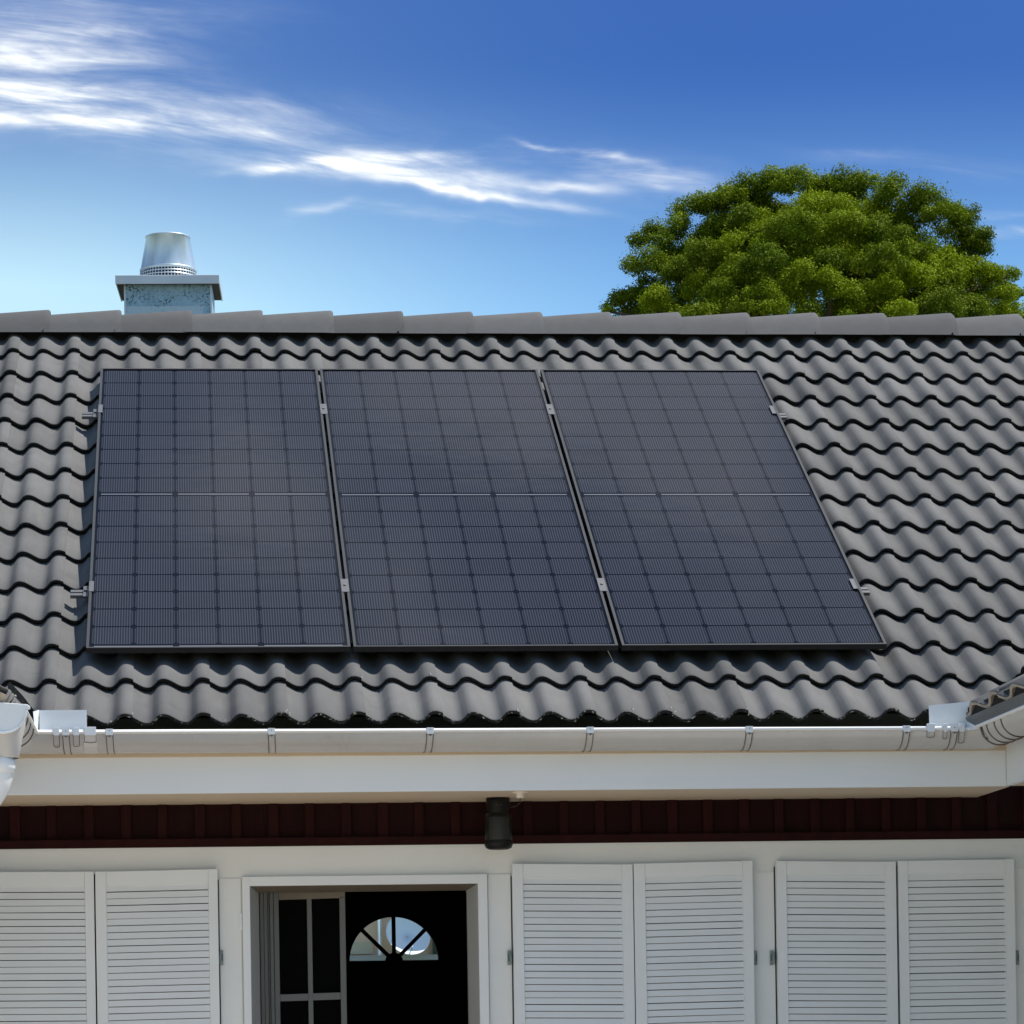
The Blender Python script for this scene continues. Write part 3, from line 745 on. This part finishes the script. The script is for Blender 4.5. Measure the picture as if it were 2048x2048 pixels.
crotmb(cpm).build('chimney_cap', [M_cap, M_capu], shaft, bevel=.003)
cw = MB(); cc = (CX+.005, CY, 5.628); r0, r1 = .157, .116
cw.lathe(cc, [(r0-.010, .060), (r1, .230), (r1+.003, .234), (r1+.004, .239), (r1, .242), (r1-.006, .240), (r1-.012, .20), (r1-.02, .12)], 56)
cw.lathe(cc, [(r0-.0085, .056), (r0-.0065, .058), (r0-.0065, .066), (r0-.0095, .068)], 56)
cw.build('cowl', M_galv, shaft)
gl = MB()
gl.lathe((cc[0], cc[1], 5.611), [(r0+.004, 0), (r0+.001, .015), (r0-.004, .018)], 48)
gl.lathe(cc, [(r0-.018, 0), (r0-.028, .062)], 40, 1)
for z, w in ((.0, .012), (.0225, .006), (.0395, .006), (.055, .005)):
    rr = r0-.008*z/.06; gl.lathe(cc, [(rr-.002, z-w/2), (rr, z-w/2), (rr-.0006, z+w/2), (rr-.003, z+w/2)], 64, 0)
for i in range(56):
    a = 2*PI*i/56; d = Vector((math.cos(a), math.sin(a), 0)); t = Vector((-d.y, d.x, 0))*.0026
    p0 = Vector(cc)+d*(r0-.0005); p1 = Vector(cc)+d*(r0-.009)+Vector((0, 0, .058))
    gl.prism([p0-t, p0+t, p1+t, p1-t], -d*.0015)
gl.build('vent_grille', [M_grille, M_dark], shaft)

# ------------------------------------------------------------------ solar panels
RROT = (R(30), 0, 0)
def solar_panel(x0, x1, label, seed, bl):
    s0, s1, h = .528, 3.962, .063; T = .022
    W_, H_ = x1-x0, s1-s0
    e = empty('solar_panel', roofpt(x0, s0, h-T), RROT)
    tag(e, label, 'solar panel', 'solar panels bolted in a row on the tiled roof')
    fr = .012
    def place(mb, name, mats, bevel=0):
        me_o = mb.build(name, mats, None, bevel); me_o.parent = e; return me_o
    f = MB(); f.box(0, fr, 0, H_, 0, T); f.box(W_-fr, W_, 0, H_, 0, T); f.box(fr, W_-fr, 0, fr, 0, T-.0002); f.box(fr, W_-fr, H_-fr, H_, 0, T-.0002)
    f.box(fr, W_-fr, fr, fr+.02, 0, .002); 
    t0, t1 = T+.0003, T+.0018
    f.box(.0005, fr-.0005, .0005, H_-.0005, t0, t1, 1); f.box(W_-fr+.0005, W_-.0005, .0005, H_-.0005, t0, t1, 1); f.box(fr, W_-fr, .0005, fr-.0005, t0, t1-.0002, 1); f.box(fr, W_-fr, H_-fr+.0005, H_-.0005, t0, t1-.0002, 1)
    place(f, 'frame', [M_fside, M_frame])
    c = MB(); c.box(fr-.001, W_-fr+.001, fr-.001, H_-fr+.001, T-.008, T-.0035)
    place(c, 'cell_sheet', panel_mat(W_, H_, fr, seed, bl))
    bk = MB(); bk.box(fr, W_-fr, fr, H_-fr, .004, T-.0085); place(bk, 'back_sheet', M_black)
    return e
P1 = solar_panel(.413, 1.465, 'leftmost of three dark solar panels, nearest the chimney side of the grey roof', 1.3, True)
P2 = solar_panel(1.477, 2.545, 'middle one of three dark solar panels, between the other two on the grey roof', 5.7, False)
P3 = solar_panel(2.560, 3.645, 'rightmost of three dark solar panels, below the big green tree', 9.1, False)
def rail(sc, label):
    e = empty('mounting_rail', roofpt(.335, sc, .0235), RROT); tag(e, label, 'mounting rail', 'aluminium rails under the solar panels')
    L = 3.355
    def place(mb, name, mats, bevel=0):
        o = mb.build(name, mats, None, bevel); o.parent = e; return o
    b = MB(); b.box(0, L, -.030, -.006, 0, .0150); b.box(0, L, .006, .030, 0, .0150); b.box(0, L, -.0065, .0065, 0, .006)
    b.box(.002, L-.002, -.006, .006, .006, .009, 1)
    place(b, 'rail_bar', [M_alu, M_black], .0012)
    x = .12
    while x < L:
        h = MB(); h.box(x, x+.04, -.012, .012, -.045, 0); h.box(x, x+.04, -.012, .20, -.05, -.044); place(h, 'roof_hook', M_alu); x += .9
    def clamp(x, end=0):
        k = MB()
        if end:
            k.box(x-.012, x+.012, -.055, .055, .06, .062) if False else None
            xi = x; 
            k.box(min(xi, xi-end*.016), max(xi, xi-end*.016), -.055, .055, .0402, .0435)
            k.box(min(xi, xi+end*.004), max(xi, xi+end*.004), -.055, .055, .012, .0435)
            k.box(min(xi+end*.006, xi+end*.028), max(xi+end*.006, xi+end*.028), -.055, .055, .0155, .021)
            k.lathe((xi+end*.018, 0, .021), [(.0065, 0), (.0065, .008), (.0, .008)], 8)
        else:
            k.box(x-.016, x+.016, -.07, .07, .0402, .0435); k.lathe((x, 0, .0435), [(.006, 0), (.006, .005), (0, .005)], 8, 1)
            k.box(x-.006, x+.006, -.05, .05, .0155, .0402)
        place(k, 'clamp', [M_alu, M_clip], .0008)
    off = .335
    clamp(.416-off, -1); clamp(1.471-off); clamp(2.550-off); clamp(3.628-off, 1)
    return e
rail(3.37, 'upper aluminium rail under the three solar panels, nearer the ridge')
rail(1.17, 'lower aluminium rail under the three solar panels, nearer the gutter')

# ------------------------------------------------------------------ eaves fittings
L0 = empty('wall_lamp', (1.217, 13.47, 2.56))
tag(L0, 'black cylindrical outdoor lamp hanging under the eaves, before the dark brown boarding', 'lamp')
m_ = MB(); cx_, cy_ = 1.217, 13.47
m_.lathe((cx_, cy_, 0), [(0, 2.5595), (.048, 2.5595), (.048, 2.54), (.046, 2.51), (.046, 2.49)], 32); m_.build('mount', M_lamp, L0)
m_ = MB(); m_.lathe((cx_, cy_, 0), [(0, 2.495), (.050, 2.495), (.055, 2.488), (.055, 2.385), (.053, 2.383)], 40)
m_.build('lamp_body', M_lamp, L0)
m_ = MB(); m_.lathe((cx_, cy_, 0), [(.0553, 2.388), (.0558, 2.390), (.0558, 2.478), (.0553, 2.480)], 24, a0=-PI/2-.82, a1=-PI/2+.82); m_.build('diffuser', M_smoke, L0)
m_ = MB(); m_.lathe((cx_, cy_, 0), [(.055, 2.390), (.0575, 2.386), (.0575, 2.372), (.052, 2.358), (.038, 2.352), (0, 2.351)], 40); m_.build('rim', M_lamp, L0)
m_ = MB()
for dx in (-.008, .008): m_.lathe((cx_+dx, cy_-.052, 0), [(.0, 2.532), (.0045, 2.532), (.0045, 2.526), (0, 2.526)], 10)
m_.build('screw', M_black, L0)
C0 = empty('cable_outlet', (1.275, 13.16, 2.56))
tag(C0, 'small cream cable cup with a thin black wire, under the white eaves beam', 'cable outlet')
m_ = MB(); m_.lathe((1.275, 13.14, 0), [(0, 2.5597), (.033, 2.5597), (.032, 2.554), (.016, 2.550), (.0155, 2.538), (.012, 2.533), (0, 2.533)], 24)
m_.build('cup', mat('cream_plastic', (.72, .62, .50), .45), C0)
m_ = MB(); m_.tube([(1.275, 13.14, 2.534), (1.275, 13.15, 2.515), (1.270, 13.25, 2.51), (1.262, 13.40, 2.515)], .0018, 6); m_.build('wire', M_black, C0)

# ------------------------------------------------------------------ behind the house
def cam2w(xc, yc):  # local east/north offsets turned to the house axes
    c, s = math.cos(PSI), math.sin(PSI); return (xc*c+yc*s, -xc*s+yc*c)
NB = empty('neighbour_house', (2.5, 40.6, 0)); tag(NB, 'beige rendered house seen through the half round fanlight', 'house')
m_ = MB(); m_.box(-1.5, 8.0, 40.6, 46, 0, 4.2); m_.build('wall', mat('beige_render', (.86, .60, .42), .8, var=.05), NB)
m_ = MB(); m_.prism([(-1.8, 40.2, 4.15), (8.3, 40.2, 4.15), (8.3, 43.3, 5.6), (-1.8, 43.3, 5.6)], (0, 0, .1)); m_.prism([(-1.8, 46.4, 4.15), (8.3, 46.4, 4.15), (8.3, 43.3, 5.6), (-1.8, 43.3, 5.6)], (0, 0, .1)); m_.build('roof', mat('red_tile', (.3, .12, .07), .8), NB)
m_ = MB(); m_.tube([(2.2, 40.5, 0), (2.2, 40.5, 4.1)], .03, 8); m_.build('downpipe', M_plate, NB)
m_ = MB(); m_.box(1.7, 2.12, 40.55, 40.62, 2.72, 2.86); m_.build('air_brick', mat('vent_beige', (.62, .52, .38), .8), NB)
m_ = MB(); m_.box(2.84, 3.6, 40.5, 40.62, 2.5, 3.2); m_.build('window', mat('dark_green_pane', (.02, .05, .035), .1), NB)
m_ = MB(); m_.box(1.3, 3.4, 40.45, 40.6, 2.60, 2.70); m_.build('ledge', mat('grey_ledge', (.38, .37, .37), .6), NB)
SD = empty('satellite_dish', (2.52, 40.3, 2.9)); tag(SD, 'round pale satellite dish outside, seen through the right panes of the fanlight', 'satellite dish')
m_ = MB(); Vn = []; Fn = []
for j, (r, d) in enumerate([(0, .0), (.10, .008), (.18, .03), (.25, .06), (.268, .07)]):
    for i in range(32):
        a = 2*PI*i/32; Vn.append((r*math.cos(a), -d, r*math.sin(a)))
for j in range(4):
    for i in range(32): Fn.append((j*32+i, j*32+(i+1) % 32, (j+1)*32+(i+1) % 32, (j+1)*32+i))
m_.add(Vn, Fn, 0, True)
dish = m_.build('dish', mat('dish_white', (.88, .90, .92), .4), None, solid=.006); dish.parent = SD; dish.rotation_euler = (R(-38), 0, R(8)); dish.scale = (1, 1, 1.2)
m_ = MB(); m_.tube([(2.52, 40.3, 2.9), (2.52, 40.6, 2.85)], .02, 8); m_.build('bracket', M_galv, SD)
m_ = MB(); m_.tube([(2.52, 40.2, 2.66), (2.56, 39.95, 2.78)], .010, 8); m_.build('arm', M_galv, SD)

# ------------------------------------------------------------------ tree
def leaf_mat():
    m = bpy.data.materials.new('leaves'); m.use_nodes = True; t = m.node_tree; N = NT(t); t.nodes.clear()
    out = N.n('ShaderNodeOutputMaterial'); at = N.n('ShaderNodeAttribute'); at.attribute_name = 'lv'
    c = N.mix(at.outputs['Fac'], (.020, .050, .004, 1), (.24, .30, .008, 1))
    d = N.n('ShaderNodeBsdfPrincipled'); d.inputs['Roughness'].default_value = .7; d.inputs['Specular IOR Level'].default_value = .08
    t.links.new(c, d.inputs['Base Color'])
    tr = N.n('ShaderNodeBsdfTranslucent'); c2 = N.mix(1.0, c, (1.3, 1.5, .55, 1), 'MULTIPLY'); t.links.new(c2, tr.inputs[0])
    mx = N.n('ShaderNodeMixShader'); mx.inputs[0].default_value = .15
    t.links.new(d.outputs[0], mx.inputs[1]); t.links.new(tr.outputs[0], mx.inputs[2]); t.links.new(mx.outputs[0], out.inputs[0])
    return m
M_leaf2 = leaf_mat(); M_bark = mat('bark', (.09, .065, .045), .9, var=.3, vscale=10, bump=.6, bscale=20)
def leaf_mesh(clumps, size, dens, seed, centre):
    rg = np.random.default_rng(seed); P = []; Nn = []; LV = []
    cen = np.array(centre)
    for (cx, cy, cz, r) in clumps:
        tone = rg.uniform(0, 1)
        ax = rg.uniform(.7, 1.35, 3); ax[2] = min(ax[2], 1.0); ns = max(7, int(20*r/.45)); subs = []
        for k in range(ns):   # lumps inside a clump
            d = rg.normal(size=3); d[2] = abs(d[2])*.9-.15; d /= np.linalg.norm(d); subs.append((np.array([cx, cy, cz])+d*r*rg.uniform(.5, .8)*ax*np.array([1, 1, .8]), .45*(r/.45)**.6*rg.uniform(.18, .42)))
        for (sc, sr) in subs:
            n = int(dens*sr*sr)
            d = rg.normal(size=(n, 3)); d /= np.linalg.norm(d, axis=1)[:, None]
            rad = sr*(1-.6*rg.random(n)**1.6)*(1+.25*np.sin(d[:, 0]*5+tone*9)*np.cos(d[:, 2]*6))
            p = sc+d*rad[:, None]*np.array([1, 1, .85])
            # stray sprigs
            m = rg.random(n) < .12; p[m] += d[m]*sr*rg.uniform(.05, .55, (m.sum(), 1))
            P.append(p); nn = d+rg.normal(size=(n, 3))*.8+np.array([0, 0, .35]); Nn.append(nn/np.linalg.norm(nn, axis=1)[:, None])
            LV.append(np.clip(tone*.5+rg.random(n)*.35+.25*(d[:, 2]*.5+.5), 0, 1))  # leaves atop each lump lighter: sunlit highlights put into the colour
    P = np.concatenate(P); Nn = np.concatenate(Nn); LV = np.concatenate(LV); n = len(P)
    t = np.cross(Nn, rg.normal(size=(n, 3))); t /= np.linalg.norm(t, axis=1)[:, None]; b = np.cross(Nn, t)
    s = size*rg.uniform(.7, 1.3, (n, 1))
    V = np.empty((n, 4, 3)); V[:, 0] = P-t*s; V[:, 1] = P-b*s*.42+Nn*s*.1; V[:, 2] = P+t*s; V[:, 3] = P+b*s*.42+Nn*s*.1
    me = bpy.data.meshes.new('crown'); me.vertices.add(4*n); me.vertices.foreach_set('co', V.reshape(-1))
    me.loops.add(4*n); me.loops.foreach_set('vertex_index', np.arange(4*n)); me.polygons.add(n)
    me.polygons.foreach_set('loop_start', np.arange(n)*4); me.polygons.foreach_set('loop_total', np.full(n, 4)); me.update()
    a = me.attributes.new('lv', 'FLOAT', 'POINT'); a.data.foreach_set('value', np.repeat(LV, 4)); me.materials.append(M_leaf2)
    return me
TD = 50.0; K = TD/6717.58
def tp(px, py, dd=0.0):   # point of the crown: across, up, depth offset
    x, y = cam2w((px-1024)*K*(1+dd/TD), TD+dd); return (x, y, 1.55+(2097-py)*K*(1+dd/TD))
def make_tree():
    cx, cyy = tp(1640, 700)[:2]
    T = empty('tree', (cx, cyy, 0)); tag(T, 'large round crowned green tree rising behind the right part of the roof ridge', 'tree')
    rg = random.Random(11); cl = []
    outline = [(1300, 470, .42), (1345, 437, .40), (1400, 402, .42), (1455, 372, .42), (1510, 362, .45), (1570, 345, .42), (1620, 348, .40), (1680, 352, .42), (1730, 348, .44), (1790, 356, .44),
               (1845, 372, .45), (1900, 400, .45), (1940, 420, .45), (1965, 462, .40), (1985, 505, .38), (2002, 545, .34), (2030, 590, .36), (2050, 630, .4), (2000, 500, .3), (2022, 555, .26), (2046, 600, .25), (1285, 520, .40), (1290, 575, .42), (1310, 625, .45), (1262, 590, .30), (1238, 612, .20), (1222, 622, .13), (1262, 625, .25)]
    for (px, py, r) in outline:
        vx, vy = 1640-px, 760-py; L_ = math.hypot(vx, vy); kk = min(r*134*.72, L_)
        cl.append((*tp(px+vx/L_*kk, py+vy/L_*kk, rg.uniform(-.5, .5)), r))
    for (px, py, r) in ((2012, 575, .30), (2035, 605, .28), (2040, 570, .2), (1985, 500, .3), (1960, 455, .3), (2000, 640, .35)): cl.append((*tp(px, py, rg.uniform(-1, .5)), r))
    # front of the dome
    pts = []
    tries = 0
    while len(pts) < 110 and tries < 9000:
        tries += 1
        px = rg.uniform(1290, 2010); py = rg.uniform(360, 760)
        q = ((px-1645)/355)**2+((py-700)/285)**2
        if q > .92: continue
        if any((px-a)**2+((py-b)*1.1)**2 < 55**2 for a, b, _ in pts): continue
        pts.append((px, py, q))
    for (px, py, q) in pts:
        dep = -3.0*math.sqrt(max(0, 1-q))+rg.uniform(-.8, .5)
        cl.append((*tp(px, py, dep), rg.choice([.32, .38, .42, .46, .52])))
    for k in range(34):
        a = rg.uniform(0, 2*PI); q = math.sqrt(rg.random())*.78
        cl.append((*tp(1645+330*q*math.cos(a), 640-200*q*abs(math.sin(a))+rg.uniform(-40, 60), rg.uniform(-1.2, .4)), rg.uniform(.5, .62)))
    for k in range(46):   # back and top
        a = rg.uniform(0, PI); b = rg.uniform(.15, 1.3)
        px = 1645+310*math.cos(a)*math.cos(b); py = 690-255*math.sin(b); dep = 2.8*math.sin(a)*math.cos(b)
        cl.append((*tp(px, py, dep), rg.uniform(.4, .55)))
    me = leaf_mesh(cl, .0205, 14000, 3, tp(1640, 640))
    o = bpy.data.objects.new('crown', me); COL.objects.link(o); o.parent = T; bpy.context.view_layer.update(); o.matrix_parent_inverse = T.matrix_world.inverted()
    tr = MB(); base = Vector((cx, cyy, 0))
    top = Vector(tp(1640, 800)); tr.tube([base, base.lerp(top, .5)+Vector((.15, 0, 0)), top], .3, 12, rs=[.42, .3, .24])
    for k in range(22):
        q = Vector(cl[rg.randrange(25, len(cl))][:3]); mid = top.lerp(q, .5)+Vector((rg.uniform(-.3, .3), rg.uniform(-.3, .3), .3))
        tr.tube([top-Vector((0, 0, rg.uniform(0, 1))), mid, q], .1, 7, rs=[.09, .045, .015])
    tr.build('trunk', M_bark, T)
make_tree()
def shrub(px, py, r, dd, label, name='tree', seed=5):
    x, y, z = tp(px, py, dd); T = empty(name, (x, y, 0)); tag(T, label, 'tree')
    rg = random.Random(seed); cl = []
    for k in range(9):
        cl.append((x+rg.uniform(-r, r)*.7, y+rg.uniform(-r, r)*.6, z-r*.5+rg.uniform(-r, r*.45), r*rg.uniform(.4, .55)))
    me = leaf_mesh(cl, .027, 7000, seed, (x, y, z)); o = bpy.data.objects.new('crown', me); COL.objects.link(o); o.parent = T; bpy.context.view_layer.update(); o.matrix_parent_inverse = T.matrix_world.inverted()
    tr = MB(); tr.tube([(x, y, 0), (x+.1, y, z*.5), (x, y, z-r*.7)], .2, 10, rs=[.22, .16, .07])
    tr.build('trunk', M_bark, T)
shrub(2085, 610, .55, 3.0, 'small green tree cut off by the right edge, beside the big round tree', seed=8)
shrub(1505, 652, .30, -8.0, 'low leafy treetop just peeping over the ridge in front of the big tree', seed=9)

# render settings
S.render.engine = 'CYCLES'
S.render.resolution_x = 1024; S.render.resolution_y = 1024
S.cycles.max_bounces = 8; S.cycles.diffuse_bounces = 4; S.cycles.transparent_max_bounces = 8
